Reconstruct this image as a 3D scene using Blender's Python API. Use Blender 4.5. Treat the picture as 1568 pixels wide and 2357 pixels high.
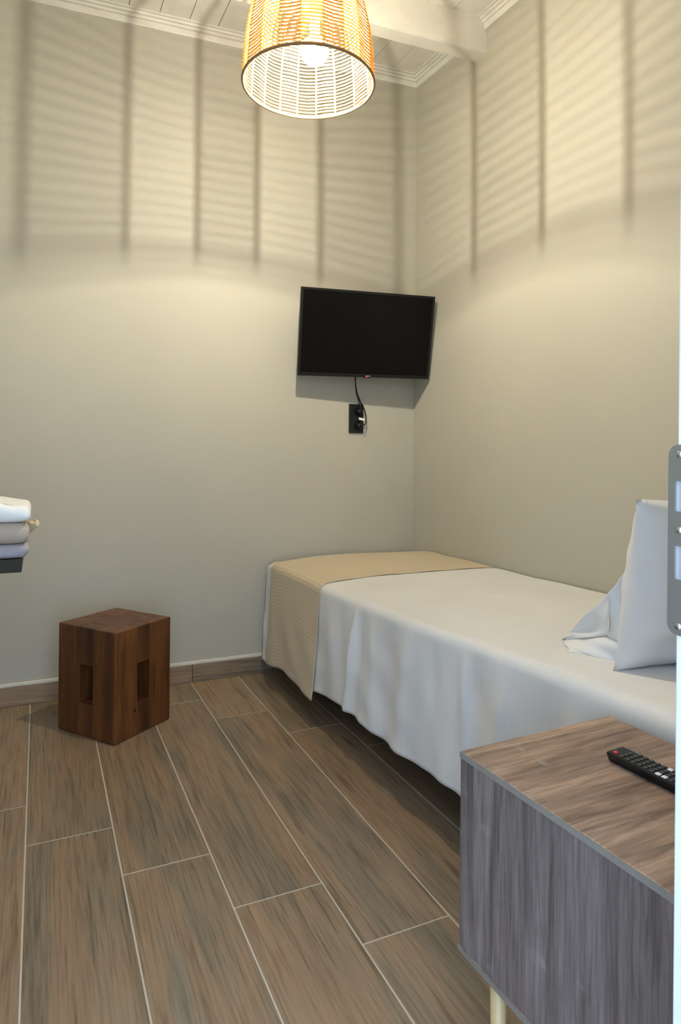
import bpy, bmesh, math, random
from mathutils import Vector, Matrix, Quaternion
R = math.radians
sc = bpy.context.scene
for o in list(bpy.data.objects):
    bpy.data.objects.remove(o)
COL = sc.collection

# ------------------------------------------------------------------ camera
YAW, PITCH, ROLL = R(24.69937), R(0.07166), R(-0.584261)
CAM = Vector((-1.864597, -3.098502, 1.08))
FPX, CYPX, IW, IH = 1508.967, 1042.745, 1568, 2357
fwd0 = Vector((math.sin(YAW), math.cos(YAW), 0)); right0 = Vector((math.cos(YAW), -math.sin(YAW), 0)); up0 = Vector((0, 0, 1))
fwd = math.cos(PITCH) * fwd0 + math.sin(PITCH) * up0
up1 = -math.sin(PITCH) * fwd0 + math.cos(PITCH) * up0
right = math.cos(ROLL) * right0 - math.sin(ROLL) * up1
up = math.sin(ROLL) * right0 + math.cos(ROLL) * up1
cd = bpy.data.cameras.new('camera')
cam = bpy.data.objects.new('camera', cd); COL.objects.link(cam)
cam.matrix_world = Matrix(((right.x, up.x, -fwd.x, CAM.x), (right.y, up.y, -fwd.y, CAM.y), (right.z, up.z, -fwd.z, CAM.z), (0, 0, 0, 1)))
cd.sensor_fit = 'HORIZONTAL'; cd.sensor_width = 36
cd.lens = FPX / IW * 36
cd.shift_y = (CYPX - IH / 2) / IW
cd.clip_start = 0.02
sc.camera = cam

# ------------------------------------------------------------------ daylight and exposure
world = bpy.data.worlds.new('sky'); sc.world = world
world.use_nodes = True
bg = world.node_tree.nodes['Background']
bg.inputs[0].default_value = (0.55, 0.74, 1.0, 1)
bg.inputs[1].default_value = 5.3
FIL_R = 0.0050
LAMP_STRENGTH = 21500.0 * (0.0035 / FIL_R)
sc.view_settings.view_transform = 'Standard'
sc.view_settings.look = 'None'
sc.view_settings.exposure = 0.08
sc.view_settings.gamma = 1.0
sc.view_settings.use_curve_mapping = False

# ------------------------------------------------------------------ helpers
def tag(o, label=None, cat=None, group=None, kind=None):
    if label: o['label'] = label
    if cat: o['category'] = cat
    if group: o['group'] = group
    if kind: o['kind'] = kind
    return o

def empty(name, loc=(0, 0, 0), rz=0.0):
    o = bpy.data.objects.new(name, None); COL.objects.link(o)
    o.location = loc; o.rotation_euler = (0, 0, rz); o.empty_display_size = 0.05
    return o

def obj(name, bm, mat, parent=None, loc=(0, 0, 0), smooth=False, rot=None):
    me = bpy.data.meshes.new(name)
    bmesh.ops.recalc_face_normals(bm, faces=bm.faces)
    bm.to_mesh(me); bm.free()
    if smooth:
        for p in me.polygons: p.use_smooth = True
    o = bpy.data.objects.new(name, me); COL.objects.link(o)
    if mat: me.materials.append(mat)
    o.location = loc
    if rot: o.rotation_euler = rot
    if parent: o.parent = parent
    return o

def mobj(name, me, parent=None, loc=(0, 0, 0)):
    o = bpy.data.objects.new(name, me); COL.objects.link(o); o.location = loc
    if parent: o.parent = parent
    return o

def box(bm, x0, x1, y0, y1, z0, z1, bev=0.0, seg=2):
    r = bmesh.ops.create_cube(bm, size=1)
    vs = r['verts']
    for v in vs:
        v.co = Vector(((x0 + x1) / 2 + v.co.x * (x1 - x0), (y0 + y1) / 2 + v.co.y * (y1 - y0), (z0 + z1) / 2 + v.co.z * (z1 - z0)))
    if bev:
        es = list({e for v in vs for e in v.link_edges})
        bmesh.ops.bevel(bm, geom=es, offset=bev, segments=seg, profile=0.5, affect='EDGES')
    return bm

def boxo(name, b, mat, parent=None, bev=0.0, loc=(0, 0, 0), seg=2):
    return obj(name, box(bmesh.new(), *b, bev=bev, seg=seg), mat, parent, loc)

def tube(bm, pts, r, n=8, caps=True):
    rings = []
    k = len(pts)
    pts = [Vector(p) for p in pts]
    prev = None
    for i, p in enumerate(pts):
        t = (pts[min(i + 1, k - 1)] - pts[max(i - 1, 0)]).normalized()
        if prev is None:
            a = t.orthogonal().normalized()
        else:
            a = (prev - t * prev.dot(t)).normalized()
        prev = a
        b = t.cross(a)
        rr = r[i] if isinstance(r, (list, tuple)) else r
        rings.append([bm.verts.new(p + rr * (math.cos(2 * math.pi * j / n) * a + math.sin(2 * math.pi * j / n) * b)) for j in range(n)])
    for i in range(k - 1):
        for j in range(n):
            bm.faces.new((rings[i][j], rings[i][(j + 1) % n], rings[i + 1][(j + 1) % n], rings[i + 1][j]))
    if caps:
        bm.faces.new(rings[0]); bm.faces.new(rings[-1])
    return bm

def lathe(bm, prof, n=32, cx=0, cy=0):
    rings = []
    for r, z in prof:
        if r < 1e-6:
            rings.append([bm.verts.new((cx, cy, z))])
        else:
            rings.append([bm.verts.new((cx + r * math.cos(2 * math.pi * j / n), cy + r * math.sin(2 * math.pi * j / n), z)) for j in range(n)])
    for a, b in zip(rings, rings[1:]):
        for j in range(n):
            k = (j + 1) % n
            if len(a) == 1 and len(b) == 1: continue
            if len(a) == 1: bm.faces.new((a[0], b[j], b[k]))
            elif len(b) == 1: bm.faces.new((a[j], a[k], b[0]))
            else: bm.faces.new((a[j], a[k], b[k], b[j]))
    return bm

def grid(bm, P, nu, nv):
    vs = [[bm.verts.new(P(i / nu, j / nv)) for j in range(nv + 1)] for i in range(nu + 1)]
    for i in range(nu):
        for j in range(nv):
            bm.faces.new((vs[i][j], vs[i + 1][j], vs[i + 1][j + 1], vs[i][j + 1]))
    return bm

def interp(tab, x):
    if x <= tab[0][0]: return tab[0][1]
    for (a, va), (b, vb) in zip(tab, tab[1:]):
        if x <= b:
            t = (x - a) / (b - a); t = t * t * (3 - 2 * t)
            return va + (vb - va) * t
    return tab[-1][1]

# ------------------------------------------------------------------ materials
class NT:
    def __init__(s, name):
        s.m = bpy.data.materials.new(name); s.m.use_nodes = True
        s.t = s.m.node_tree; s.n = s.t.nodes; s.b = s.n['Principled BSDF']; s.out = s.n['Material Output']
    def new(s, typ, **kw):
        nd = s.n.new(typ)
        for k, v in kw.items(): setattr(nd, k, v)
        return nd
    def link(s, a, b): s.t.links.new(a, b)
    def ramp(s, fac, stops):
        r = s.new('ShaderNodeValToRGB')
        e = r.color_ramp.elements
        while len(e) > 1: e.remove(e[-1])
        e[0].position = stops[0][0]; e[0].color = (*stops[0][1], 1)
        for p, c in stops[1:]:
            x = e.new(p); x.color = (*c, 1)
        s.link(fac, r.inputs[0]); return r.outputs[0]
    def math(s, op, a, b=None, clamp=False):
        m = s.new('ShaderNodeMath', operation=op, use_clamp=clamp)
        for i, v in enumerate((a, b)):
            if v is None: continue
            if isinstance(v, (int, float)): m.inputs[i].default_value = v
            else: s.link(v, m.inputs[i])
        return m.outputs[0]
    def mix(s, fac, a, b, mode='MIX'):
        m = s.new('ShaderNodeMix', data_type='RGBA', blend_type=mode)
        for i, v in ((0, fac), (6, a), (7, b)):
            if isinstance(v, (int, float)): m.inputs[i].default_value = v
            elif isinstance(v, tuple): m.inputs[i].default_value = (*v, 1)
            else: s.link(v, m.inputs[i])
        return m.outputs[2]
    def coord(s, scale=(1, 1, 1), rnd=True, rot=(0, 0, 0)):
        tc = s.new('ShaderNodeTexCoord')
        mp = s.new('ShaderNodeMapping'); mp.inputs['Scale'].default_value = scale; mp.inputs['Rotation'].default_value = rot
        s.link(tc.outputs['Object'], mp.inputs['Vector'])
        if rnd:
            oi = s.new('ShaderNodeObjectInfo')
            cx = s.new('ShaderNodeCombineXYZ')
            s.link(s.math('MULTIPLY', oi.outputs['Random'], 37.0), cx.inputs[0])
            s.link(s.math('MULTIPLY', oi.outputs['Random'], 91.0), cx.inputs[1])
            s.link(s.math('MULTIPLY', oi.outputs['Random'], 53.0), cx.inputs[2])
            s.link(cx.outputs[0], mp.inputs['Location'])
        return mp.outputs[0]
    def noise(s, vec, scale, detail=4, rough=0.55, dist=0.0):
        n = s.new('ShaderNodeTexNoise'); n.inputs['Scale'].default_value = scale; n.inputs['Detail'].default_value = detail
        n.inputs['Roughness'].default_value = rough; n.inputs['Distortion'].default_value = dist
        s.link(vec, n.inputs['Vector']); return n.outputs['Fac']
    def bump(s, h, strength=0.2, dist=0.002):
        b = s.new('ShaderNodeBump'); b.inputs['Strength'].default_value = strength; b.inputs['Distance'].default_value = dist
        s.link(h, b.inputs['Height']); s.link(b.outputs[0], s.b.inputs['Normal'])

def plain(name, col, rough=0.6, metal=0.0, spec=0.5, noise=None, bump=None):
    m = NT(name)
    m.b.inputs['Roughness'].default_value = rough; m.b.inputs['Metallic'].default_value = metal
    m.b.inputs['Specular IOR Level'].default_value = spec
    v = m.coord(rnd=False)
    n = m.noise(v, noise or 12.0, 3)
    c0 = tuple(c * 0.94 for c in col); c1 = tuple(min(1, c * 1.05) for c in col)
    m.link(m.ramp(n, [(0.3, c0), (0.7, c1)]), m.b.inputs['Base Color'])
    if bump:
        m.bump(m.noise(v, bump[0], 3), bump[1], bump[2])
    return m.m

def paint(name, col):
    m = NT(name)
    v = m.coord(rnd=False)
    n = m.noise(v, 1.7, 3); f = m.noise(v, 260, 2)
    m.link(m.ramp(n, [(0.3, tuple(c * 0.97 for c in col)), (0.7, tuple(c * 1.02 for c in col))]), m.b.inputs['Base Color'])
    m.b.inputs['Roughness'].default_value = 0.62; m.b.inputs['Specular IOR Level'].default_value = 0.25
    m.bump(f, 0.08, 0.001)
    return m.m

def tile_wood():
    m = NT('wood_look_tile')
    v = m.coord((1, 0.035, 1)); vm = m.coord((1, 0.055, 1)); vl = m.coord((1, 0.16, 1))
    broad = m.noise(vl, 8.0, 3, 0.5, 0.5)
    fine = m.noise(v, 170.0, 4, 0.6, 0.1)
    mid = m.noise(vm, 42.0, 4, 0.55, 0.9)
    oi = m.new('ShaderNodeObjectInfo')
    base = m.ramp(broad, [(0.25, (0.180, 0.160, 0.118)), (0.40, (0.235, 0.190, 0.132)), (0.52, (0.285, 0.214, 0.140)), (0.64, (0.300, 0.210, 0.132)), (0.78, (0.225, 0.196, 0.146))])
    g = m.ramp(fine, [(0.30, (0.60, 0.58, 0.56)), (0.5, (0.97, 0.97, 0.97)), (0.72, (1.16, 1.15, 1.12))])
    c = m.mix(1.0, base, g, 'MULTIPLY')
    g2 = m.ramp(mid, [(0.30, (0.62, 0.62, 0.60)), (0.45, (0.97, 0.97, 0.97)), (0.7, (1.1, 1.08, 1.05))])
    c = m.mix(1.0, c, g2, 'MULTIPLY')
    # thin dark cracks
    vw = m.coord((1, 0.045, 1))
    w = m.noise(vw, 7.0, 1, 0.4, 0.15)
    crack = m.math('ABSOLUTE', m.math('SUBTRACT', w, 0.61))
    crack = m.math('LESS_THAN', crack, 0.0042)
    patch = m.math('GREATER_THAN', m.noise(vl, 3.1, 1), 0.53)
    c = m.mix(m.math('MULTIPLY', m.math('MULTIPLY', crack, patch), 0.75), c, (0.03, 0.025, 0.02))
    bri = m.math('ADD', m.math('MULTIPLY', oi.outputs['Random'], 0.22), 0.89)
    c = m.mix(1.0, c, (0.92, 0.88, 0.86), 'MULTIPLY')
    hs = m.new('ShaderNodeHueSaturation'); m.link(c, hs.inputs['Color']); m.link(bri, hs.inputs['Value'])
    m.link(hs.outputs[0], m.b.inputs['Base Color'])
    m.b.inputs['Roughness'].default_value = 0.42
    m.b.inputs['Specular IOR Level'].default_value = 0.45
    m.bump(fine, 0.18, 0.001)
    return m.m

def stool_wood(axis_scale=(1, 1, 0.09)):
    m = NT('stained_pine')
    v = m.coord(axis_scale)
    broad = m.noise(v, 9.0, 3, 0.5, 0.8); fine = m.noise(v, 85.0, 4, 0.6, 0.4)
    base = m.ramp(broad, [(0.28, (0.034, 0.011, 0.004)), (0.45, (0.088, 0.029, 0.008)), (0.6, (0.150, 0.053, 0.012)), (0.75, (0.075, 0.025, 0.007))])
    g = m.ramp(fine, [(0.3, (0.55, 0.5, 0.45)), (0.5, (0.95, 0.95, 0.95)), (0.72, (1.25, 1.2, 1.15))])
    c = m.mix(1.0, base, g, 'MULTIPLY')
    m.link(c, m.b.inputs['Base Color'])
    m.b.inputs['Roughness'].default_value = 0.42
    m.bump(fine, 0.25, 0.001)
    return m.m

def sonoma(name, scale, cols):
    """grey-brown sawn oak laminate; grain runs along the squeezed axis of scale"""
    m = NT(name)
    v = m.coord(scale)
    broad = m.noise(v, 7.0, 3, 0.5, 0.5); mid = m.noise(v, 30.0, 4, 0.6, 0.7); fine = m.noise(v, 170.0, 4, 0.65, 0.2)
    base = m.ramp(broad, [(0.25, cols[0]), (0.45, cols[1]), (0.6, cols[2]), (0.78, cols[0])])
    g = m.ramp(mid, [(0.32, (0.50, 0.47, 0.47)), (0.5, (1, 1, 1)), (0.68, (1.28, 1.28, 1.28))])
    f = m.ramp(fine, [(0.3, (0.66, 0.65, 0.65)), (0.5, (1, 1, 1)), (0.7, (1.3, 1.3, 1.3))])
    c = m.mix(1.0, m.mix(1.0, base, g, 'MULTIPLY'), f, 'MULTIPLY')
    # pale cross saw marks
    vs_ = m.coord(tuple(s * 0.5 if s == 1 else s * 14 for s in scale), rot=(0.25, 0.2, 0.25))
    saw = m.ramp(m.noise(vs_, 40.0, 2, 0.4), [(0.62, (0, 0, 0)), (0.72, (1, 1, 1))])
    patch = m.ramp(m.noise(m.coord((1, 1, 1)), 5.5, 2), [(0.52, (0, 0, 0)), (0.66, (1, 1, 1))])
    k = m.mix(1.0, saw, patch, 'MULTIPLY')
    c = m.mix(m.math('MULTIPLY', k, 0.30), c, (0.42, 0.38, 0.36))
    m.link(c, m.b.inputs['Base Color'])
    m.b.inputs['Roughness'].default_value = 0.5
    m.bump(fine, 0.15, 0.001)
    return m.m

def cloth(name, col, stripe=None, sc_=700.0, amt=0.06, bumpk=0.12, trans=0.0):
    """stripe = (axis, wavelength_m, darkness)"""
    m = NT(name)
    v = m.coord(rnd=False)
    n = m.noise(v, 3.0, 3); w = m.noise(v, sc_, 2)
    c = m.ramp(n, [(0.3, tuple(x * (1 - amt) for x in col)), (0.7, tuple(min(1, x * (1 + amt * 0.6)) for x in col))])
    if stripe:
        sx = m.new('ShaderNodeSeparateXYZ'); tc = m.new('ShaderNodeTexCoord'); m.link(tc.outputs['UV'] if stripe[0] == 'u' else tc.outputs['Object'], sx.inputs[0])
        ax = sx.outputs[{'x': 0, 'y': 1, 'z': 2, 'u': 0}[stripe[0]]]
        s = m.math('SINE', m.math('MULTIPLY', ax, 2 * math.pi / stripe[1]))
        s = m.ramp(m.math('ADD', m.math('MULTIPLY', s, 0.5), 0.5), [(0.42, (1 - stripe[2],) * 3), (0.58, (1, 1, 1))])
        c = m.mix(1.0, c, s, 'MULTIPLY')
    m.link(c, m.b.inputs['Base Color'])
    m.b.inputs['Roughness'].default_value = 0.85; m.b.inputs['Specular IOR Level'].default_value = 0.15
    try: m.b.inputs['Sheen Weight'].default_value = 0.15
    except Exception: pass
    m.bump(w, bumpk, 0.0006)
    return m.m

def straw(name, k, tr, shadow_tint=0.0):
    m = NT(name)
    v = m.coord((1, 1, 1)); n = m.noise(v, 240.0, 3)
    c = m.ramp(n, [(0.3, tuple(k * q for q in (0.62, 0.36, 0.13))), (0.55, tuple(k * q for q in (0.78, 0.50, 0.22))), (0.75, tuple(k * q for q in (0.86, 0.62, 0.33)))])
    m.n.remove(m.b)
    d = m.new('ShaderNodeBsdfDiffuse'); t = m.new('ShaderNodeBsdfTranslucent'); mx = m.new('ShaderNodeMixShader')
    mx.inputs[0].default_value = tr
    m.link(c, d.inputs[0]); m.link(c, t.inputs[0]); m.link(d.outputs[0], mx.inputs[1]); m.link(t.outputs[0], mx.inputs[2])
    sh = mx.outputs[0]
    if shadow_tint:                                     # golden transparency added so the ribs cast warmer, paler shadows
        tp = m.new('ShaderNodeBsdfTransparent'); tp.inputs[0].default_value = (1.0, 0.82, 0.48, 1); m2 = m.new('ShaderNodeMixShader'); m2.inputs[0].default_value = shadow_tint
        m.link(sh, m2.inputs[1]); m.link(tp.outputs[0], m2.inputs[2]); sh = m2.outputs[0]
    m.link(sh, m.out.inputs[0])
    return m.m

def bulb_glass():
    m = NT('bloom_glow_bulb_glass'); m.n.remove(m.b)
    t = m.new('ShaderNodeBsdfTransparent'); e = m.new('ShaderNodeEmission'); g = m.new('ShaderNodeBsdfGlossy')
    e.inputs[0].default_value = (1.0, 0.93, 0.75, 1); e.inputs[1].default_value = 12.0; g.inputs['Roughness'].default_value = 0.1  # shell emission stands in for the bloom around the lit filament
    a = m.new('ShaderNodeAddShader'); mx = m.new('ShaderNodeMixShader'); mx.inputs[0].default_value = 0.04
    m.link(t.outputs[0], mx.inputs[1]); m.link(g.outputs[0], mx.inputs[2]); m.link(mx.outputs[0], a.inputs[0]); m.link(e.outputs[0], a.inputs[1])
    m.link(a.outputs[0], m.out.inputs[0])
    return m.m

def emis(name, col, st):
    m = NT(name); m.b.inputs['Base Color'].default_value = (1, 1, 1, 1)
    m.b.inputs['Emission Color'].default_value = (*col, 1); m.b.inputs['Emission Strength'].default_value = st
    return m.m

M = dict(
    wall=paint('greige_wall_paint', (0.432, 0.416, 0.350)),
    white_paint=plain('white_ceiling_paint', (0.66, 0.64, 0.58), 0.55, bump=(40, 0.05, 0.001)),
    door_white=plain('white_door_lacquer', (0.68, 0.69, 0.70), 0.35),
    tile=tile_wood(),
    grout=plain('beige_grout', (0.52, 0.45, 0.36), 0.9, noise=80, bump=(300, 0.3, 0.001)),
    caulk=plain('cream_caulk', (0.66, 0.62, 0.52), 0.5),
    stool=stool_wood(), stool_top=stool_wood((1, 0.3, 1)),
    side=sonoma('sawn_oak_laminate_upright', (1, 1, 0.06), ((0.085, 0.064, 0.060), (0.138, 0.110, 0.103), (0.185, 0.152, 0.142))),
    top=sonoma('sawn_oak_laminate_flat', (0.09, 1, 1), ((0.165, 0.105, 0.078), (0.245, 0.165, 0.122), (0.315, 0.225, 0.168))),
    band=plain('grey_edge_band', (0.21, 0.19, 0.165), 0.5, noise=60),
    leg=plain('pale_beech_leg', (0.55, 0.40, 0.20), 0.35, noise=30),
    sheet=cloth('white_cotton_sheet', (0.68, 0.675, 0.66), ('y', 0.022, 0.012)),
    pillow=cloth('white_pillowcase', (0.68, 0.68, 0.68)),
    runner=cloth('beige_runner_fabric', (0.575, 0.475, 0.325), ('u', 0.0155, 0.12), amt=0.04),
    mattress=cloth('mattress_ticking', (0.6, 0.58, 0.54)),
    bedwood=plain('dark_bed_base', (0.10, 0.065, 0.045), 0.6, noise=20),
    black=plain('black_plastic', (0.008, 0.008, 0.009), 0.35, spec=0.25),
    soft_black=plain('matt_black_plastic', (0.010, 0.012, 0.012), 0.5, spec=0.25),
    screen=plain('dark_glass_screen', (0.003, 0.003, 0.003), 0.25, spec=0.12),
    metal=plain('brushed_steel', (0.30, 0.29, 0.26), 0.45, metal=0.8),
    screwm=plain('zinc_screw', (0.62, 0.65, 0.70), 0.25, metal=1.0),
    box_metal=plain('galvanised_box', (0.55, 0.57, 0.62), 0.35, metal=0.6),
    towel_white=cloth('white_terry', (0.78, 0.78, 0.76), sc_=330, bumpk=0.6),
    towel_beige=cloth('taupe_terry', (0.42, 0.345, 0.285), sc_=300, bumpk=0.9, amt=0.12),
    towel_grey=cloth('lilac_grey_terry', (0.33, 0.31, 0.33), sc_=300, bumpk=0.9, amt=0.10),
    tag=cloth('pale_yellow_cloth', (0.60, 0.50, 0.30)),
    shelf=plain('dark_green_brown_wood', (0.030, 0.028, 0.018), 0.6, spec=0.2, noise=25),
    straw=straw('straw_cord', 0.80, 0.17), straw_pale=straw('pale_straw_cord', 1.05, 0.36), rib=straw('shadow_warming_straw', 0.62, 0.15, 0.36), rim=plain('brown_rattan_rim', (0.33, 0.19, 0.08), 0.7, noise=120),
    cord=plain('white_cable', (0.7, 0.68, 0.62), 0.5),
    filament=emis('lit_filament', (1.0, 0.925, 0.73), LAMP_STRENGTH),
    bulb=bulb_glass(),
    red=plain('red_button', (0.55, 0.02, 0.04), 0.4), key=plain('grey_black_rubber_key', (0.045, 0.047, 0.05), 0.45), keyw=plain('white_key', (0.75, 0.74, 0.78), 0.4),
    magenta=plain('magenta_badge', (0.45, 0.03, 0.12), 0.4), silver=plain('silver_print', (0.62, 0.6, 0.62), 0.4), sticker=plain('white_sticker', (0.8, 0.8, 0.78), 0.6),
    clear=plain('pale_cord_plastic', (0.5, 0.55, 0.48), 0.3),
    outside=plain('pale_stone_paving', (0.5, 0.5, 0.5), 0.8),
)

# ------------------------------------------------------------------ room shell
XL, YF, TH = -2.45, -2.648, 0.152          # left wall plane, room face of the front wall, its thickness
H0, SA, SB = 3.0853, 0.0483, 0.0561        # underside of crown moulding at the far corner; ceiling falls to the left and to the front
CQ = 0.055                                 # moulding height
def zc(x, y): return H0 + SA * x + SB * y  # moulding underside
def struct(name, bm, mat, **k):
    return tag(obj(name, bm, mat, **k), kind='structure')

struct('wall_back', box(bmesh.new(), XL - 0.12, 0.12, 0, 0.12, -0.1, 3.35), M['wall'])
struct('wall_right', box(bmesh.new(), 0, 0.12, YF - TH, 0, -0.1, 3.35), M['wall'])
struct('wall_left', box(bmesh.new(), XL - 0.12, XL, YF - TH, 0, -0.1, 3.35), M['wall'])
DX0, DX1, DZ = -2.13, -1.29, 2.10          # clear door opening
bm = bmesh.new()
box(bm, XL, DX0 - 0.045, YF - TH, YF, -0.1, 3.35); box(bm, DX1 + 0.045, 0, YF - TH, YF, -0.1, 3.35); box(bm, DX0 - 0.045, DX1 + 0.045, YF - TH, YF, DZ + 0.045, 3.35)
struct('wall_front', bm, M['wall'])

# floor: grout bed with every tile plank on it
floor = struct('floor', box(bmesh.new(), XL, 0, YF - TH, 0, -0.10, -0.0009), M['grout'])
PX0, PW, PLN, GR = -1.8882, 0.2272, 1.3360, 0.0042
joint = {-1: -0.891, 0: -1.116, 1: -1.3506, 2: -1.583, 3: -1.810, 4: -0.713, 5: -0.9405, 6: -1.165, 7: -1.39, 8: -1.61, -2: -0.66, -3: -0.44}
plank_cache = {}
def plank_mesh(w, l):
    key = (round(w, 4), round(l, 4))
    if key not in plank_cache:
        b = box(bmesh.new(), -w / 2, w / 2, -l / 2, l / 2, -0.006, 0.0, bev=0.0007, seg=1)
        me = bpy.data.meshes.new('plank'); b.to_mesh(me); b.free(); me.materials.append(M['tile']); plank_cache[key] = me
    return plank_cache[key]
for i in range(-3, 9):
    xa = max(PX0 + i * PW, XL) + GR / 2; xb = min(PX0 + (i + 1) * PW, 0) - GR / 2
    if xb - xa < 0.01: continue
    y = joint[i]
    while y > YF - TH: y -= PLN
    while y < 0:
        ya = max(y, YF - TH) + GR / 2; yb = min(y + PLN, 0) - GR / 2
        if yb - ya > 0.02:
            mobj('plank', plank_mesh(xb - xa, yb - ya), floor, ((xa + xb) / 2, (ya + yb) / 2, 0))
        y += PLN

# skirting of the same tile, with a cream sealant line on top
def skirting(name, x0, x1, y0, y1, along):
    root = tag(empty(name), kind='structure')
    n = 0; a0, a1 = (x0, x1) if along == 'x' else (y0, y1)
    L = 1.2; a = a1
    while a > a0 + 0.02:
        b = max(a0, a - L)
        # tile is modelled along its own y so that the grain runs lengthwise
        l = a - b - 0.002
        bmx = box(bmesh.new(), -0.006, 0.006, -l / 2, l / 2, 0, 0.080, bev=0.001, seg=1)
        o = obj('skirting_tile', bmx, M['tile'], root)
        if along == 'x': o.location = ((a + b) / 2, (y0 + y1) / 2, 0.0008); o.rotation_euler = (0, 0, R(90))
        else: o.location = ((x0 + x1) / 2, (a + b) / 2, 0.0008)
        a = b
    bs = bmesh.new()
    if along == 'x': box(bs, x0, x1, y0 + 0.001, y1, 0.081, 0.097, bev=0.003)
    else: box(bs, x0 + 0.001, x1, y0, y1, 0.081, 0.097, bev=0.003)
    obj('sealant_line', bs, M['caulk'], root)
skirting('baseboard_back', XL, 0, -0.0125, -0.0005, 'x')
skirting('baseboard_right', -0.0125, -0.0005, YF, -0.0128, 'y')
skirting('baseboard_left', XL + 0.0005, XL + 0.0125, YF, -0.0128, 'y')

# ceiling: backing slab and tongue-and-groove boards running towards the far wall
bm = bmesh.new()
def sheared(bm, x0, x1, y0, y1, za, zb, f):
    vs = [bm.verts.new((x, y, f(x, y) + z)) for z in (za, zb) for (x, y) in ((x0, y0), (x1, y0), (x1, y1), (x0, y1))]
    for q in ((0, 1, 2, 3), (7, 6, 5, 4), (0, 4, 5, 1), (1, 5, 6, 2), (2, 6, 7, 3), (3, 7, 4, 0)): bm.faces.new([vs[k] for k in q])
    return bm
ceil = struct('ceiling', sheared(bm, XL - 0.12, 0.12, YF - TH, 0.12, CQ + 0.010, CQ + 0.08, zc), M['white_paint'])
bw = 0.134
b = sheared(bmesh.new(), -bw / 2 + 0.0015, bw / 2 - 0.0015, YF, 0, 0.0, 0.011, lambda x, y: SA * x + SB * y)
bmesh.ops.recalc_face_normals(b, faces=b.faces)
board_me = bpy.data.meshes.new('ceiling_board'); b.to_mesh(board_me); b.free(); board_me.materials.append(M['white_paint'])
x = 0.02
while x > XL:
    mobj('ceiling_board', board_me, ceil, (x, 0, H0 + CQ + SA * x)); x -= bw

def moulding(name, pts_of):
    prof = [(0, 0), (0.011, 0), (0.0135, 0.003), (0.015, 0.0245), (0.0125, 0.0255), (0.0125, 0.0275), (0.024, 0.0285), (0.026, 0.0375), (0.024, 0.0385), (0.024, 0.0400), (0.038, 0.0405), (0.040, 0.0470), (0.038, 0.0480), (0.038, 0.0495), (0.052, 0.050), (0.052, CQ + 0.004), (0, CQ + 0.004)]
    bm = bmesh.new(); rings = []
    for e in (0, 1): rings.append([bm.verts.new(pts_of(e, p, z)) for p, z in prof])
    n = len(prof)
    for j in range(n): bm.faces.new((rings[0][j], rings[0][(j + 1) % n], rings[1][(j + 1) % n], rings[1][j]))
    bm.faces.new(rings[0]); bm.faces.new(rings[1])
    return struct(name, bm, M['white_paint'])
def mp(x, y, z): return (x, y, zc(x, y) + z)
moulding('trim_1', lambda e, p, z: mp(XL if e == 0 else -p, -p, z))
moulding('trim_2', lambda e, p, z: mp(-p, YF if e == 0 else -p, z))
moulding('trim_3', lambda e, p, z: mp(XL + p, YF if e == 0 else 0, z))
# rafters below the boards
for k, (ya, yb) in enumerate(((-0.616, -0.538), (-1.60, -1.522), (-2.42, -2.342))):
    yc = (ya + yb) / 2
    bm = sheared(bmesh.new(), XL, 0, ya, yb, 2.942 - zc(0, -0.577), CQ + 0.004, lambda x, y: zc(x, yc))
    es = [e for e in bm.edges if abs(e.verts[0].co.x - e.verts[1].co.x) > 1]
    bmesh.ops.bevel(bm, geom=es, offset=0.004, segments=2, affect='EDGES')
    struct('trim_%d' % (4 + k), bm, M['white_paint'])

# door frame with strike plate; paving outside the door
door = tag(empty('door_1', (DX1, YF, 0)), 'white lacquered door frame with steel strike plate', kind='structure')
def local(o, root): o.location = Vector(o.location) - Vector(root.location); return o
boxo('jamb', (0, 0.045, -TH - 0.005, 0.0, 0, DZ), M['door_white'], door, bev=0.002)
boxo('jamb', (DX0 - DX1 - 0.045, DX0 - DX1, -TH - 0.005, 0, 0, DZ), M['door_white'], door, bev=0.002)
boxo('lintel', (DX0 - DX1 - 0.045, 0.045, -TH - 0.005, 0, DZ, DZ + 0.045), M['door_white'], door, bev=0.002)
def rounded_plate(x0, x1, pts_holes, ya, yb, za, zb, r):
    """plate in the y-z plane with rectangular holes and rounded outer corners"""
    bm = bmesh.new()
    def loop(pts):
        vs = [bm.verts.new((x0, y, z)) for y, z in pts]
        return [bm.edges.new((vs[i], vs[(i + 1) % len(vs)])) for i in range(len(vs))]
    out = []
    for cy_, cz_, a0 in ((yb - r, zb - r, 0), (ya + r, zb - r, 90), (ya + r, za + r, 180), (yb - r, za + r, 270)):
        for q in range(7): out.append((cy_ + r * math.cos(R(a0 + 15 * q)), cz_ + r * math.sin(R(a0 + 15 * q))))
    es = loop(out)
    for h in pts_holes: es += loop([(h[0], h[2]), (h[1], h[2]), (h[1], h[3]), (h[0], h[3])])
    bmesh.ops.triangle_fill(bm, use_beauty=True, use_dissolve=False, edges=es)
    ret = bmesh.ops.extrude_face_region(bm, geom=bm.faces[:])
    for v in [g for g in ret['geom'] if isinstance(g, bmesh.types.BMVert)]: v.co.x = x1
    return bm
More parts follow.
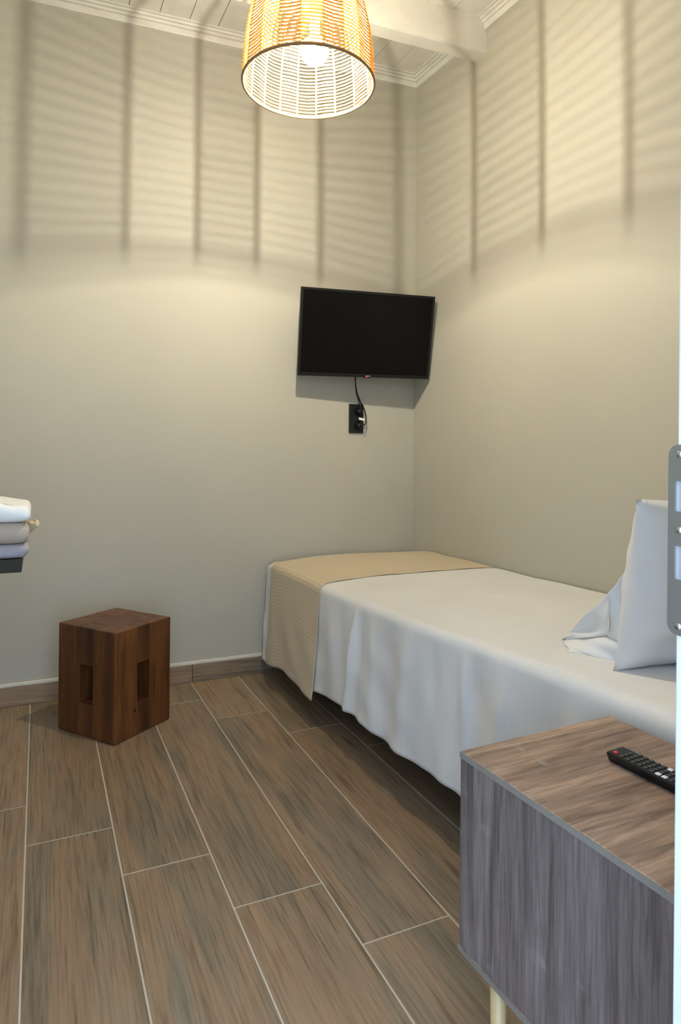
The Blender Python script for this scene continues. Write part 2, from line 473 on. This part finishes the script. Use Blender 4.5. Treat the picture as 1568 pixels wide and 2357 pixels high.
# the plate's lip stands past the jamb edge into the room
pz0, pz1 = 0.905, 1.0925
holes = [(-0.0225, -0.0005, 1.0265, 1.0565), (-0.0225, -0.0005, 0.9595, 0.9925)]
pl_ = obj('strike_plate', rounded_plate(-0.0028, -0.0004, holes, -0.032, 0.0078, pz0, pz1, 0.011), M['metal'], door)
for h in holes:
    bmx = bmesh.new()
    box(bmx, -0.0003, 0.0002, h[0] - 0.001, h[1] + 0.0005, h[2] - 0.001, h[3] + 0.001)
    obj('latch_pocket', bmx, M['box_metal'], pl_)
for z in (1.083, 1.0085, 0.914):
    bmx = lathe(bmesh.new(), [(0, 0.0018), (0.0022, 0.0015), (0.0034, 0.0006), (0.0036, 0), (0, 0)], 16)
    obj('screw', bmx, M['screwm'], pl_, (-0.0028, -0.0048, z), smooth=True, rot=(0, R(-90), 0))
tag(obj('floor_outside', box(bmesh.new(), -4.5, 2.5, -6.5, YF - TH, -0.12, -0.02), M['outside']), kind='structure')

# ------------------------------------------------------------------ bed
bed = tag(empty('bed', (-0.42, -1.3, 0)), 'single bed with dark wooden base standing along the right wall', 'bed')
def bpart(name, b, mat, bev, seg=2): return boxo(name, (b[0] + 0.42, b[1] + 0.42, b[2] + 1.3, b[3] + 1.3, b[4], b[5]), mat, bed, bev, seg=seg)
bpart('bed_base', (-0.755, -0.02, -2.54, -0.055, 0.165, 0.33), M['bedwood'], 0.006)
bpart('mattress', (-0.758, -0.02, -2.55, -0.06, 0.33, 0.535), M['mattress'], 0.03, 3)
for (lx, ly) in ((-0.74, -0.16), (-0.08, -0.16), (-0.74, -2.42), (-0.08, -2.42)):
    obj('leg', lathe(bmesh.new(), [(0, 0), (0.022, 0), (0.026, 0.01), (0.030, 0.165), (0, 0.165)], 16), M['bedwood'], bed, (lx + 0.42, ly + 1.3, 0), smooth=False)

XT = [(-2.6, -0.775), (-2.2, -0.783), (-1.7, -0.815), (-1.3, -0.842), (-0.75, -0.857), (-0.25, -0.862), (-0.03, -0.845)]
ZT = [(-2.6, 0.606), (-1.9, 0.600), (-1.36, 0.587), (-0.9, 0.577), (-0.25, 0.574), (-0.12, 0.568), (-0.03, 0.546)]
ZH = [(-2.6, 0.178), (-1.6, 0.175), (-1.3, 0.178), (-0.9, 0.176), (-0.75, 0.165), (-0.62, 0.140), (-0.4, 0.135), (-0.05, 0.092)]
ZR = [(-0.75, 0.128), (-0.62, 0.134), (-0.4, 0.132), (-0.08, 0.102)]
pleats = [(-1.045, 0.016, 0.016), (-1.085, 0.020, -0.007), (-1.15, 0.03, 0.008), (-1.27, 0.05, -0.006), (-1.38, 0.035, 0.010), (-1.50, 0.03, -0.006),
          (-1.635, 0.02, 0.011), (-1.70, 0.04, -0.008), (-1.80, 0.03, 0.010), (-1.93, 0.05, -0.008), (-2.02, 0.03, 0.007), (-0.83, 0.05, 0.006), (-0.93, 0.04, -0.005)]
def cover_pt(u, y, off=0.0, zh=ZH, folds=1.0):
    """u 0..1 from the wall over the top and down the side"""
    xl, zt, zb = interp(XT, y), interp(ZT, y), interp(zh, y)
    rr = 0.030
    top = -0.008 - (xl + rr); arc = math.pi / 2 * rr; side = (zt - rr) - zb
    s = u * (top + arc + side)
    if s <= top:
        x = -0.008 - s
        crown = 0.006 * math.sin(math.pi * min(1, s / top)) - 0.010 * max(0, s / top - 0.75) / 0.25
        wob = 0.0012 * math.sin(9 * x + 5 * y) + 0.0010 * math.sin(21 * y - 7 * x)
        return Vector((x, y, zt + crown + wob + off))
    zt -= 0.010
    if s <= top + arc:
        a = (s - top) / rr
        return Vector((xl + rr - (rr + off) * math.sin(a), y, zt - rr + (rr + off) * math.cos(a)))
    d = s - top - arc
    k = d / side
    f = 0.0
    for (y0, w, a) in pleats:
        g = (y - y0 - 0.05 * k * math.sin(17 * y0)) / (w * (0.8 + 0.7 * k))
        if abs(g) < 3.5: f += 1.25 * a * math.exp(-g * g)
    f *= min(1, k * 3.5 + 0.05) * (1.0 - 0.25 * k)
    f += k * (0.006 * math.sin(13 * y + 1.0 + 2 * k) + 0.004 * math.sin(29 * y + 3 * k)) + 0.0010 * k * math.sin(61 * y + 9 * k) * math.sin(7 * y) + 0.003 * k * math.sin(24 * y + 14 * k) * math.sin(5 * y + 1.3)
    return Vector((xl - off - f * folds - 0.014 * k, y, zt - rr - d + 0.006 * k * math.sin(11 * y) + 0.01 * 0))
def cloth_obj(name, fn, ya, yb, nu, nv, mat, thick, uvlen=None):
    bm = bmesh.new(); uv = bm.loops.layers.uv.new('UVMap')
    vs = [[bm.verts.new(fn(i / nu, ya + (yb - ya) * j / nv)) for j in range(nv + 1)] for i in range(nu + 1)]
    for i in range(nu):
        for j in range(nv):
            f = bm.faces.new((vs[i][j], vs[i + 1][j], vs[i + 1][j + 1], vs[i][j + 1])); f.smooth = True
            for lp, (a, c) in zip(f.loops, ((i, j), (i + 1, j), (i + 1, j + 1), (i, j + 1))):
                lp[uv].uv = (a / nu * (uvlen or 1), ya + (yb - ya) * c / nv)
    me = bpy.data.meshes.new(name)
    bm.to_mesh(me); bm.free(); me.materials.append(mat)
    o = bpy.data.objects.new(name, me); COL.objects.link(o)
    md = o.modifiers.new('thickness', 'SOLIDIFY'); md.thickness = thick; md.offset = -1
    return o
tag(cloth_obj('bed_sheet', lambda u, y: cover_pt(u, y), -2.56, -0.035, 120, 300, M['sheet'], 0.0012), 'white cotton sheet covering the bed and hanging down its side', 'bed sheet')
def run_pt(u, y):
    p = cover_pt(u, y - 0.012 * math.sin(3.0 * u), 0.0034 + 0.010 * max(0.0, u - 0.70) / 0.30, ZR, 0.8)
    p.z += 0.0010 * math.sin(31 * p.x) * (1 if abs(y + 0.72) < 0.06 else 0)
    return p
tag(cloth_obj('bed_runner', run_pt, -0.722, -0.135, 110, 60, M['runner'], 0.002, uvlen=1.27), 'beige striped runner laid across the foot of the bed', 'bed runner')

# ------------------------------------------------------------------ pillows
def pillow_mesh(w, h, t, seed=0, nu=40, nv=30):
    rnd = random.Random(seed); ph = [rnd.uniform(0, 6.28) for _ in range(6)]
    bm = bmesh.new()
    sides = []
    for s in (1, -1):
        vs = []
        for i in range(nu + 1):
            row = []
            for j in range(nv + 1):
                a, b = i / nu * 2 - 1, j / nv * 2 - 1
                e = max(0, (1 - abs(a) ** 2.6)) ** 0.55 * max(0, (1 - abs(b) ** 2.6)) ** 0.55
                pin = 1 - 0.05 * (1 - e)
                wr = 0.006 * math.sin(7 * a + 4 * b + ph[0]) + 0.004 * math.sin(15 * b - 6 * a + ph[1]) + 0.003 * math.sin(23 * a + ph[2])
                x = a * w / 2 * (1 - 0.035 * (1 - b * b) * 0 - 0.04 * (b * b) * 0)
                # concave edges between corners
                x *= 1 - 0.05 * (1 - b * b) * abs(a) ** 3
                z = b * h / 2 * (1 - 0.06 * (1 - a * a) * abs(b) ** 3)
                row.append(bm.verts.new((x, s * (t / 2 * e + wr * e * 1.2), z)))
            vs.append(row)
        for i in range(nu):
            for j in range(nv):
                bm.faces.new((vs[i][j], vs[i + 1][j], vs[i + 1][j + 1], vs[i][j + 1]))
        sides.append(vs)
    bmesh.ops.remove_doubles(bm, verts=bm.verts[:], dist=0.0006)
    return bm
p1 = tag(empty('pillow', (-0.36, -2.03, 0.600)), 'white pillow propped upright on the bed beside the door frame', 'pillow', 'white pillows on the bed')
pb = obj('pillow_body', pillow_mesh(0.66, 0.40, 0.19, 3), M['pillow'], p1, (0, -0.035, 0.192), smooth=True, rot=(R(9), 0, R(-3)))
# loose open end of the pillowcase: two layers fanning down on to the sheet towards the foot of the bed
def flap(name, pts, nx, ny, bul, th=0.0018):
    A, B, C, D = [Vector(p) for p in pts]     # A top root, B bottom root, C tip low, D tip high
    def P(u, v):
        q = (A.lerp(B, v)).lerp(D.lerp(C, v), u)
        n = (B - A).cross(D - A).normalized()
        return q + n * (bul * math.sin(math.pi * u) * math.sin(math.pi * v) + 0.004 * math.sin(9 * u + 7 * v)) - Vector(p1.location)
    o = obj(name, grid(bmesh.new(), P, nx, ny), M['pillow'], p1, smooth=True)
    md = o.modifiers.new('thickness', 'SOLIDIFY'); md.thickness = th
    return o
flap('pillowcase_flap', [(-0.643, -1.965, 0.765), (-0.633, -1.950, 0.655), (-0.621, -1.792, 0.602), (-0.619, -1.790, 0.6035)], 16, 12, 0.010)
flap('pillowcase_flap', [(-0.630, -2.030, 0.852), (-0.630, -2.020, 0.640), (-0.633, -1.950, 0.650), (-0.643, -1.965, 0.765)], 8, 14, 0.006)
flap('pillowcase_flap', [(-0.622, -2.000, 0.672), (-0.618, -2.010, 0.600), (-0.677, -1.869, 0.6005), (-0.622, -1.793, 0.6015)], 18, 12, -0.012)
p2 = tag(empty('pillow', (-0.33, -2.36, 0.602)), 'white pillow lying flat at the head of the bed, its corner just showing', 'pillow', 'white pillows on the bed')
obj('pillow_body', pillow_mesh(0.60, 0.42, 0.14, 8), M['pillow'], p2, (0, 0, 0.076), smooth=True, rot=(R(90), 0, R(4)))

# ------------------------------------------------------------------ bedside cabinet
CZ0, CZ1 = 0.219, 0.565
cab = tag(empty('bedside_cabinet', (-1.193, -2.150, 0), R(1.8)), 'grey-brown sawn oak laminate cabinet on pale legs beside the bed', 'cabinet')
CW, CD = 0.364, 0.462      # along x, along -y
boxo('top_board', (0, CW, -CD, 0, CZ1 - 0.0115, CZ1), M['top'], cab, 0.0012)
boxo('edge_band', (-0.0011, 0.0, -CD, 0, CZ1 - 0.0110, CZ1 - 0.0008), M['band'], cab)
boxo('bottom_board', (0, CW, -CD, 0, CZ0, CZ0 + 0.0100), M['top'], cab, 0.0012)
boxo('edge_band', (-0.0011, 0.0, -CD, 0, CZ0 + 0.0008, CZ0 + 0.0095), M['band'], cab)
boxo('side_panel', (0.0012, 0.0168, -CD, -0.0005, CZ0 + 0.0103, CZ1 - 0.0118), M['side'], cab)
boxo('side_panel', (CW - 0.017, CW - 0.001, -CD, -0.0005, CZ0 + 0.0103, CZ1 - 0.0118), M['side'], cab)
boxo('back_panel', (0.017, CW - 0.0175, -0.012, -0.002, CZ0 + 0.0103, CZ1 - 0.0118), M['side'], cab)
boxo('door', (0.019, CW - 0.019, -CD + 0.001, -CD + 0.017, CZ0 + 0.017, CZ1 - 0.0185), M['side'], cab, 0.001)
for (lx, ly) in ((0.024, -0.078), (CW - 0.024, -0.078), (0.024, -CD + 0.06), (CW - 0.024, -CD + 0.06)):
    obj('leg', lathe(bmesh.new(), [(0, 0), (0.009, 0), (0.010, 0.004), (0.0145, CZ0 - 0.002), (0, CZ0 - 0.0005)], 20), M['leg'], cab, (lx, ly, 0), smooth=True)

# remote control
rem = tag(empty('remote_control', (-0.968, -2.279, CZ1 + 0.0004)), 'black television remote with red power button on the cabinet top', 'remote control')
rem.rotation_euler = (0, 0, R(3))
bm = box(bmesh.new(), -0.0215, 0.0215, -0.165, 0.0, 0.003, 0.0175, bev=0.004, seg=3)
for v in bm.verts:
    if v.co.z < 0.008: v.co.x *= 0.80; v.co.z -= 0.003 * (1 if v.co.z < 0.004 else 0.4)
obj('remote_body', bm, M['black'], rem, smooth=False)
def key(name, x, y, w, l, mat, h=0.0016): return boxo(name, (x - w / 2, x + w / 2, y - l / 2, y + l / 2, 0.0172, 0.0175 + h), mat, rem, 0.0006, seg=1)
obj('power_button', lathe(bmesh.new(), [(0.0042, 0.0172), (0.0042, 0.0186), (0.0030, 0.0194), (0, 0.0197)], 16), M['red'], rem, (-0.0115, -0.013, 0), smooth=True)
for r_ in range(9):
    for c_ in range(4 if r_ else 3):
        yy = -0.028 - r_ * 0.0112
        xx = -0.0148 + c_ * 0.0099
        if r_ in (6, 7) and c_ == 0: 
            key('white_button', xx, yy, 0.0078, 0.0080, M['keyw']); continue
        if r_ == 6 and c_ == 3:
            key('white_button', xx, yy, 0.0078, 0.0080, M['keyw']); continue
        key('rubber_button', xx, yy, 0.0068, 0.0062, M['key'])

# ------------------------------------------------------------------ wooden block stool
st = tag(empty('block_stool', (-1.605, -0.574, 0), R(36.6)), 'dark stained pine block stool with slots cut in its sides', 'stool')
SW, SD, SH, PP = 0.288, 0.308, 0.414, 0.113
PPy = 0.118
def sp(name, b, mat=M['stool'], bev=0.004): return boxo(name, b, mat, st, bev)
for (x0, y0) in ((0, 0), (SW - PP, 0), (0, SD - PPy), (SW - PP, SD - PPy)):
    sp('corner_post', (x0, x0 + PP, y0, y0 + PPy, 0.002, SH))
zl, zh_ = 0.125, 0.272
gx0, gx1, gy0, gy1 = PP, SW - PP, PPy, SD - PPy
ins = 0.0012
for (b0, b1) in ((0.002, zl), (zh_, SH - 0.001)):
    sp('middle_block', (gx0 + 0.0003, gx1 - 0.0003, ins, 0.06, b0, b1), bev=0.0015)
    sp('middle_block', (gx0 + 0.0003, gx1 - 0.0003, SD - 0.06, SD - ins, b0, b1), bev=0.0015)
    sp('middle_block', (ins, 0.06, gy0 + 0.0003, gy1 - 0.0003, b0, b1), bev=0.0015)
    sp('middle_block', (SW - 0.06, SW - ins, gy0 + 0.0003, gy1 - 0.0003, b0, b1), bev=0.0015)
sp('core_block', (0.0605, SW - 0.0605, 0.0605, SD - 0.0605, 0.29, SH - 0.0008), M['stool_top'], 0.001)
# dark knot near the foot of the right-hand face
obj('knot', lathe(bmesh.new(), [(0.0075, -0.001), (0.0055, 0.0008), (0, 0.001)], 14), plain('dark_knot', (0.012, 0.006, 0.004), 0.5), st, (0.100, -0.0002, 0.098), rot=(R(90), 0, 0))

# ------------------------------------------------------------------ television on its bracket
k = 0.975
p_ = Vector((-0.34, -0.104, 1.69)); tc_ = CAM + k * (p_ - CAM)
tyw, ttl, trl = R(-4.711), R(11.856), R(1.241)
u = Vector((math.cos(tyw), math.sin(tyw), 0)); n = Vector((math.sin(tyw), -math.cos(tyw), 0))
n2 = math.cos(ttl) * n + math.sin(ttl) * Vector((0, 0, -1)); v = n2.cross(u)
u2 = math.cos(trl) * u + math.sin(trl) * v; v2 = n2.cross(u2)
tv = tag(empty('television'), 'black flat television tilted down on its wall bracket in the corner', 'television')
tv.matrix_world = Matrix(((u2.x, -n2.x, v2.x, tc_.x), (u2.y, -n2.y, v2.y, tc_.y), (u2.z, -n2.z, v2.z, tc_.z), (0, 0, 0, 1)))
TW, THh = 0.73 * k, 0.432 * k
w2, h2 = TW / 2, THh / 2
boxo('housing', (-w2 + 0.004, w2 - 0.004, 0.004, 0.030, -h2 + 0.003, h2 - 0.003), M['soft_black'], tv, 0.004)
boxo('rear_bulge', (-0.20, 0.20, 0.030, 0.052, -0.15, 0.08), M['soft_black'], tv, 0.012)
bz = 0.0125
bm = bmesh.new()
box(bm, -w2, w2, -0.004, 0.014, h2 - bz, h2, 0.002); box(bm, -w2, w2, -0.004, 0.014, -h2, -h2 + bz * 1.25, 0.002)
box(bm, -w2, -w2 + bz, -0.004, 0.014, -h2 + bz, h2 - bz, 0.001); box(bm, w2 - bz, w2, -0.004, 0.014, -h2 + bz, h2 - bz, 0.001)
obj('bezel', bm, M['black'], tv)
boxo('screen', (-w2 + bz, w2 - bz, -0.0012, 0.004, -h2 + bz, h2 - bz), M['screen'], tv)
# logo at the bottom edge: small magenta ball badge with pale letters beside it
lx = 0.012
boxo('badge_tab', (lx - 0.020, lx + 0.016, -0.0035, 0.004, -h2 - 0.004, -h2 + 0.004), M['black'], tv, 0.0015)
obj('logo_badge', lathe(bmesh.new(), [(0, 0.0008), (0.0062, 0.0008), (0.0066, 0), (0, 0)], 20), M['magenta'], tv, (lx - 0.006, -0.0040, -h2 + 0.0042), rot=(R(90), 0, 0))
def text(name, s, size, mat, parent, loc, rot):
    cu = bpy.data.curves.new(name, 'FONT'); cu.body = s; cu.size = size; cu.extrude = 0.0002
    to = bpy.data.objects.new(name, cu); COL.objects.link(to)
    dg = bpy.context.evaluated_depsgraph_get()
    me = bpy.data.meshes.new_from_object(to.evaluated_get(dg)); bpy.data.objects.remove(to)
    me.materials.clear(); me.materials.append(mat)
    o = mobj(name, me, parent, loc); o.rotation_euler = rot
    return o
text('logo_letters', 'LG', 0.0105, M['silver'], tv, (lx + 0.0022, -0.0046, -h2 + 0.0036), (R(90), 0, 0))
obj('logo_face', lathe(bmesh.new(), [(0.0022, 0.0004), (0.0034, 0.0004), (0.0034, 0.0), (0.0022, 0)], 16), M['silver'], tv, (lx - 0.006, -0.0049, -h2 + 0.0052), rot=(R(90), 0, 0))
# bracket to the back wall
br_w = tv.matrix_world.inverted()
def tvl(p): return br_w @ Vector(p)
bm = bmesh.new()
box(bm, tc_.x - 0.06, tc_.x + 0.06, -0.012, -0.001, tc_.z - 0.11, tc_.z + 0.11, 0.002)
for vv in bm.verts: vv.co = tvl(vv.co)
obj('wall_plate', bm, M['soft_black'], tv)
bm = bmesh.new(); a = Vector((tc_.x, -0.012, tc_.z)); bpt = tv.matrix_world @ Vector((0, 0.05, 0))
tube(bm, [tvl(a), tvl((a + bpt) / 2), tvl(bpt)], 0.016, 10)
obj('bracket_arm', bm, M['soft_black'], tv)

# double wall socket, its cables, white cable tag
so = tag(empty('wall_socket', (-0.3537, 0, 1.2659)), 'black double wall socket below the television', 'wall socket')
pw, ph_ = 0.083, 0.152
boxo('face_plate', (-pw / 2, pw / 2, -0.010, -0.0002, -ph_ / 2, ph_ / 2), M['soft_black'], so, 0.003)
for z in (0.036, -0.036):
    obj('socket_ring', lathe(bmesh.new(), [(0.0235, 0), (0.0235, 0.003), (0.0200, 0.003), (0.0195, -0.004), (0, -0.0045)], 28), M['black'], so, (0.008, -0.0108, z), rot=(R(90), 0, 0), smooth=False)
pg = tag(empty('power_plug', (-0.3457, -0.0105, 1.3019)), 'round black power plug pushed into the upper socket', 'plug')
obj('plug_body', lathe(bmesh.new(), [(0, -0.002), (0.0175, -0.002), (0.0175, 0.012), (0.0145, 0.030), (0.010, 0.036), (0, 0.037)], 24), M['black'], pg, rot=(R(90), 0, 0), smooth=True)
pg2 = tag(empty('power_plug', (-0.3437, -0.0105, 1.2279)), 'round black power plug pushed into the lower socket', 'plug')
obj('plug_body', lathe(bmesh.new(), [(0, -0.002), (0.0175, -0.002), (0.0175, 0.010), (0.0145, 0.022), (0.010, 0.026), (0, 0.027)], 24), M['black'], pg2, rot=(R(90), 0, 0), smooth=True)
def bez(pts, n=24):
    out = []
    P = [Vector(p) for p in pts]; P = [P[0] * 2 - P[1]] + P + [P[-1] * 2 - P[-2]]
    for i in range(1, len(P) - 2):
        for t in range(n):
            t /= n; a, b, c, d = P[i - 1:i + 3]
            out.append(0.5 * ((2 * b) + (c - a) * t + (2 * a - 5 * b + 4 * c - d) * t * t + (3 * b - a - 3 * c + d) * t ** 3))
    out.append(P[-2]); return out
c1 = obj('power_cable', tube(bmesh.new(), bez([(-0.400, -0.085, 1.53), (-0.388, -0.062, 1.465), (-0.373, -0.045, 1.40), (-0.352, -0.040, 1.345), (-0.3465, -0.046, 1.315), (-0.3457, -0.046, 1.303)], 10), 0.0034, 8), M['black'], smooth=True)
tag(c1, 'black cable from the television into the upper socket plug', 'cable')
c2 = obj('power_cable', tube(bmesh.new(), bez([(-0.382, -0.085, 1.53), (-0.390, -0.068, 1.47), (-0.374, -0.050, 1.405), (-0.345, -0.040, 1.35), (-0.322, -0.035, 1.315), (-0.309, -0.032, 1.27), (-0.318, -0.036, 1.235), (-0.3427, -0.037, 1.229)], 10), 0.0034, 8), M['black'], smooth=True)
tag(c2, 'black cable from the television curving down the right edge of the socket', 'cable')
tg = obj('cable_tag', box(bmesh.new(), -0.016, 0.016, -0.001, 0.001, -0.006, 0.006, 0.0008), M['sticker'], loc=(-0.339, -0.040, 1.262), rot=(0, R(12), 0))
tag(tg, 'small white paper tag hanging over the black wall socket', 'tag')
c3 = obj('thin_cord', tube(bmesh.new(), bez([(-0.306, -0.020, 1.262), (-0.300, -0.012, 1.235), (-0.297, -0.007, 1.205), (-0.303, -0.006, 1.18), (-0.318, -0.006, 1.176)], 8), 0.0012, 6), M['clear'], smooth=True)
tag(c3, 'thin pale cord looping beside the wall socket', 'cord')

# ------------------------------------------------------------------ floating shelf with towels at the left
sh = tag(empty('shelf', (-2.18, -0.98, 0.755)), 'dark wooden shelf on the left wall carrying folded towels', 'shelf')
boxo('shelf_board', (XL + 2.18 + 0.001, 0.276, -0.175, 0.175, 0, 0.035), M['shelf'], sh, 0.002)
for y in (-0.12, 0.12):
    boxo('bracket', (XL + 2.18 + 0.001, XL + 2.18 + 0.012, y - 0.012, y + 0.012, -0.12, -0.0005), M['soft_black'], sh)
def towel(name, label, mat, x0, x1, y0, y1, z0, z1, layers, seed, top=None):
    rnd = random.Random(seed); root = tag(empty(name, ((x0 + x1) / 2, (y0 + y1) / 2, z0)), label, 'towel', 'folded towels on the shelf')
    hh = (z1 - z0) / layers; w, d = (x1 - x0) / 2, (y1 - y0) / 2
    bm = bmesh.new(); nx, ny = 26, 22
    # folded edge: rounded slabs stacked, each wavy
    for L in range(layers):
        zc_ = hh * (L + 0.5); ph = [rnd.uniform(0, 6.28) for _ in range(4)]
        ex = rnd.uniform(-0.006, 0.004)
        prof = []
        m = 10
        for q in range(m + 1):
            a = math.pi * q / m - math.pi / 2
            prof.append((math.cos(a), math.sin(a)))
        rows = []
        hh2 = hh / 2 * 0.995
        def ring(px, sz):
            # rounded-rectangle outline at inset
            pts = []
            W, D = w + ex - hh2 * (1 - px), d + ex - hh2 * (1 - px); cr = 0.018
            for cx_, cy_, a0 in ((W - cr, D - cr, 0), (-W + cr, D - cr, 90), (-W + cr, -D + cr, 180), (W - cr, -D + cr, 270)):
                for s in range(7):
                    a = R(a0 + 15 * s); pts.append((cx_ + cr * math.cos(a), cy_ + cr * math.sin(a)))
            out = []
            N = len(pts)
            dense = []
            for i in range(N):
                a, b = Vector(pts[i]), Vector(pts[(i + 1) % N]); mseg = 14 if i % 7 == 6 else 1
                for t in range(mseg): dense.append(a.lerp(b, t / mseg))
            for q in dense:
                wz = 0.0030 * math.sin(34 * q.x + ph[0]) + 0.0024 * math.sin(41 * q.y + ph[1]) + 0.0014 * math.sin(95 * q.x + ph[2])
                q = q * (1 + 0.010 * math.sin(60 * q.x + 3 * sz + ph[3]) * (1 - sz * sz)) 
                tp = top(q.x, q.y) * max(0, sz) if top and L == layers - 1 else 0
                out.append(bm.verts.new((q.x, q.y, zc_ + sz * hh2 + wz * (1 - abs(sz)) + tp)))
            return out
        rows = [ring(px, sz) for px, sz in prof]
        for a, b in zip(rows, rows[1:]):
            N = len(a)
            for i in range(N): bm.faces.new((a[i], a[(i + 1) % N], b[(i + 1) % N], b[i]))
        bm.faces.new(rows[0]); bm.faces.new(rows[-1])
    obj('folded_cloth', bm, mat, root, smooth=True)
    return root
tz = 0.7905
towel('towel', 'lilac grey folded towel at the bottom of the stack', M['towel_grey'], -2.26, -1.886, -1.150, -0.86, tz, tz + 0.037, 1, 1)
towel('towel', 'taupe folded towel in the middle of the stack', M['towel_beige'], -2.25, -1.887, -1.148, -0.87, tz + 0.0375, tz + 0.096, 1, 2)
towel('towel', 'white folded towel on top of the stack', M['towel_white'], -2.25, -1.884, -1.150, -0.87, tz + 0.0965, tz + 0.142, 1, 5, top=lambda x, y: 0.010 if x < 0.12 else 0.0)
fl = obj('fabric_bow', bmesh.new(), M['tag'])
bm = bmesh.new()
grid(bm, lambda a, b: (-1.899 + 0.030 * a - 0.008 * b * b, -1.06 + 0.06 * b + 0.006 * math.sin(9 * a), 0.866 + 0.018 * a - 0.014 * b + 0.009 * math.sin(4 * a + 5 * b) - 0.010 * (1 - a) * b), 14, 14)
bm.to_mesh(fl.data); bm.free()
for p in fl.data.polygons: p.use_smooth = True
md = fl.modifiers.new('thickness', 'SOLIDIFY'); md.thickness = 0.009
tag(fl, 'small pale yellow cloth tip poking out between the towels', 'cloth')

# ------------------------------------------------------------------ woven pendant lamp
RIBS = [R(a) for a in (10.9, 29.2, 48.2, 70.5, 93.5, 115.5, 136.5, 154.5, 172.5, 190.5, 208.5, 226.5, 244.5, 262.5, 280.5, 298.5, 316.6, 335.5, 353.4)]
NR = len(RIBS); PH = RIBS[0]
LX, LY, LZ, LR = -1.0735, -1.0985, 2.290, 0.2150
lamp = tag(empty('pendant_lamp', (LX, LY, LZ)), 'lit pendant lamp with woven straw shade hanging from the ceiling', 'lamp')
SHH = 0.345
RP = [(0.0, 1.0), (0.06, 0.985), (0.12, 0.965), (0.18, 0.925), (0.24, 0.860), (0.30, 0.755), (0.345, 0.62)]
def rp(z):
    for (a, va), (b, vb) in zip(RP, RP[1:]):
        if z <= b: return LR * (va + (vb - va) * (z - a) / (b - a))
    return LR * RP[-1][1]
def pol(r, a, z): return (r * math.sin(a), r * math.cos(a), z)
rnd = random.Random(5)
pitch = 0.0113
for kk in range(NR):
    a0, a1 = RIBS[kk], (RIBS[kk + 1] if kk < NR - 1 else RIBS[0] + 2 * math.pi)
    bm = bmesh.new(); z = 0.006
    open_ = (kk + (1 if kk > 5 else 0)) % 2 == 0
    while z < SHH - 0.004:
        r = rp(z); zz = [z + rnd.uniform(-0.0008, 0.0008) for _ in range(3)]
        am = (a0 + a1) / 2
        rad = (0.0022 if open_ else 0.0031) * rnd.uniform(0.88, 1.1)
        bow = 0.004 if open_ else -0.002
        tube(bm, [pol(r, a0, zz[0]), pol(r * math.cos((a1 - a0) / 2) + bow, am, zz[1]), pol(r, a1, zz[2])], rad, 6, caps=False)
        z += pitch
    obj('woven_panel', bm, M['straw_pale'] if open_ else M['straw'], lamp, smooth=True)
    bm = bmesh.new()
    tube(bm, [pol(rp(SHH * t / 14), a0, SHH * t / 14) for t in range(15)], 0.0031, 6)
    obj('rib', bm, M['rib'], lamp, smooth=True)
for zz, rr_, nm in ((0.0, LR, 'bottom_rim'), (SHH, rp(SHH), 'top_rim')):
    bm = bmesh.new()
    N = 80
    rings = []
    for i in range(N):
        a = 2 * math.pi * i / N; rad = 0.0042 + 0.0005 * (i % 2)
        rings.append([bm.verts.new(pol(rr_ + rad * math.cos(2 * math.pi * j / 8), a, zz + rad * math.sin(2 * math.pi * j / 8))) for j in range(8)])
    for i in range(N):
        for j in range(8):
            bm.faces.new((rings[i][j], rings[(i + 1) % N][j], rings[(i + 1) % N][(j + 1) % 8], rings[i][(j + 1) % 8]))
    obj(nm, bm, M['rim'], lamp, smooth=True)
# wire spider, lamp holder, bulb, cord, ceiling rose
bx, by, bz_ = 0.004, -0.040, 0.088
bm = bmesh.new()
for q in range(3):
    a = PH + q * 2 * math.pi / 3; tube(bm, [pol(rp(SHH), a, SHH), (0, 0, SHH - 0.012)], 0.0018, 6)
obj('wire_spider', bm, M['cord'], lamp)
hold = [(0, 0.06), (0.016, 0.06), (0.017, 0.125), (0.012, 0.155), (0.004, 0.165), (0, 0.165)]
obj('lamp_holder', lathe(bmesh.new(), [(r, z + 0.010) for r, z in hold], 20), M['cord'], lamp, (bx, by, bz_), smooth=True)
bulbp = [(0, -0.045)] + [(0.045 * math.sin(R(a)), -0.045 * math.cos(R(a))) for a in range(12, 150, 12)] + [(0.019, 0.046), (0.0155, 0.056), (0.014, 0.066), (0, 0.0675)]
obj('bulb', lathe(bmesh.new(), bulbp, 28), M['bulb'], lamp, (bx, by, bz_), smooth=True)
obj('filament', lathe(bmesh.new(), [(0, -0.024), (FIL_R, -0.0235), (FIL_R, 0.0235), (0, 0.024)], 10), M['filament'], lamp, (bx, by, bz_ + 0.002))
zc_top = zc(LX, LY) + CQ - LZ
obj('cord', tube(bmesh.new(), bez([(bx, by, bz_ + 0.172), (0.001, -0.008, SHH - 0.012), (0, 0, SHH + 0.05), (0, 0, zc_top - 0.02)], 10), 0.003, 8), M['cord'], lamp, smooth=True)
obj('ceiling_rose', lathe(bmesh.new(), [(0, zc_top - 0.026), (0.03, zc_top - 0.024), (0.045, zc_top - 0.012), (0.048, zc_top + 0.002), (0, zc_top + 0.002)], 28), M['cord'], lamp, smooth=True)
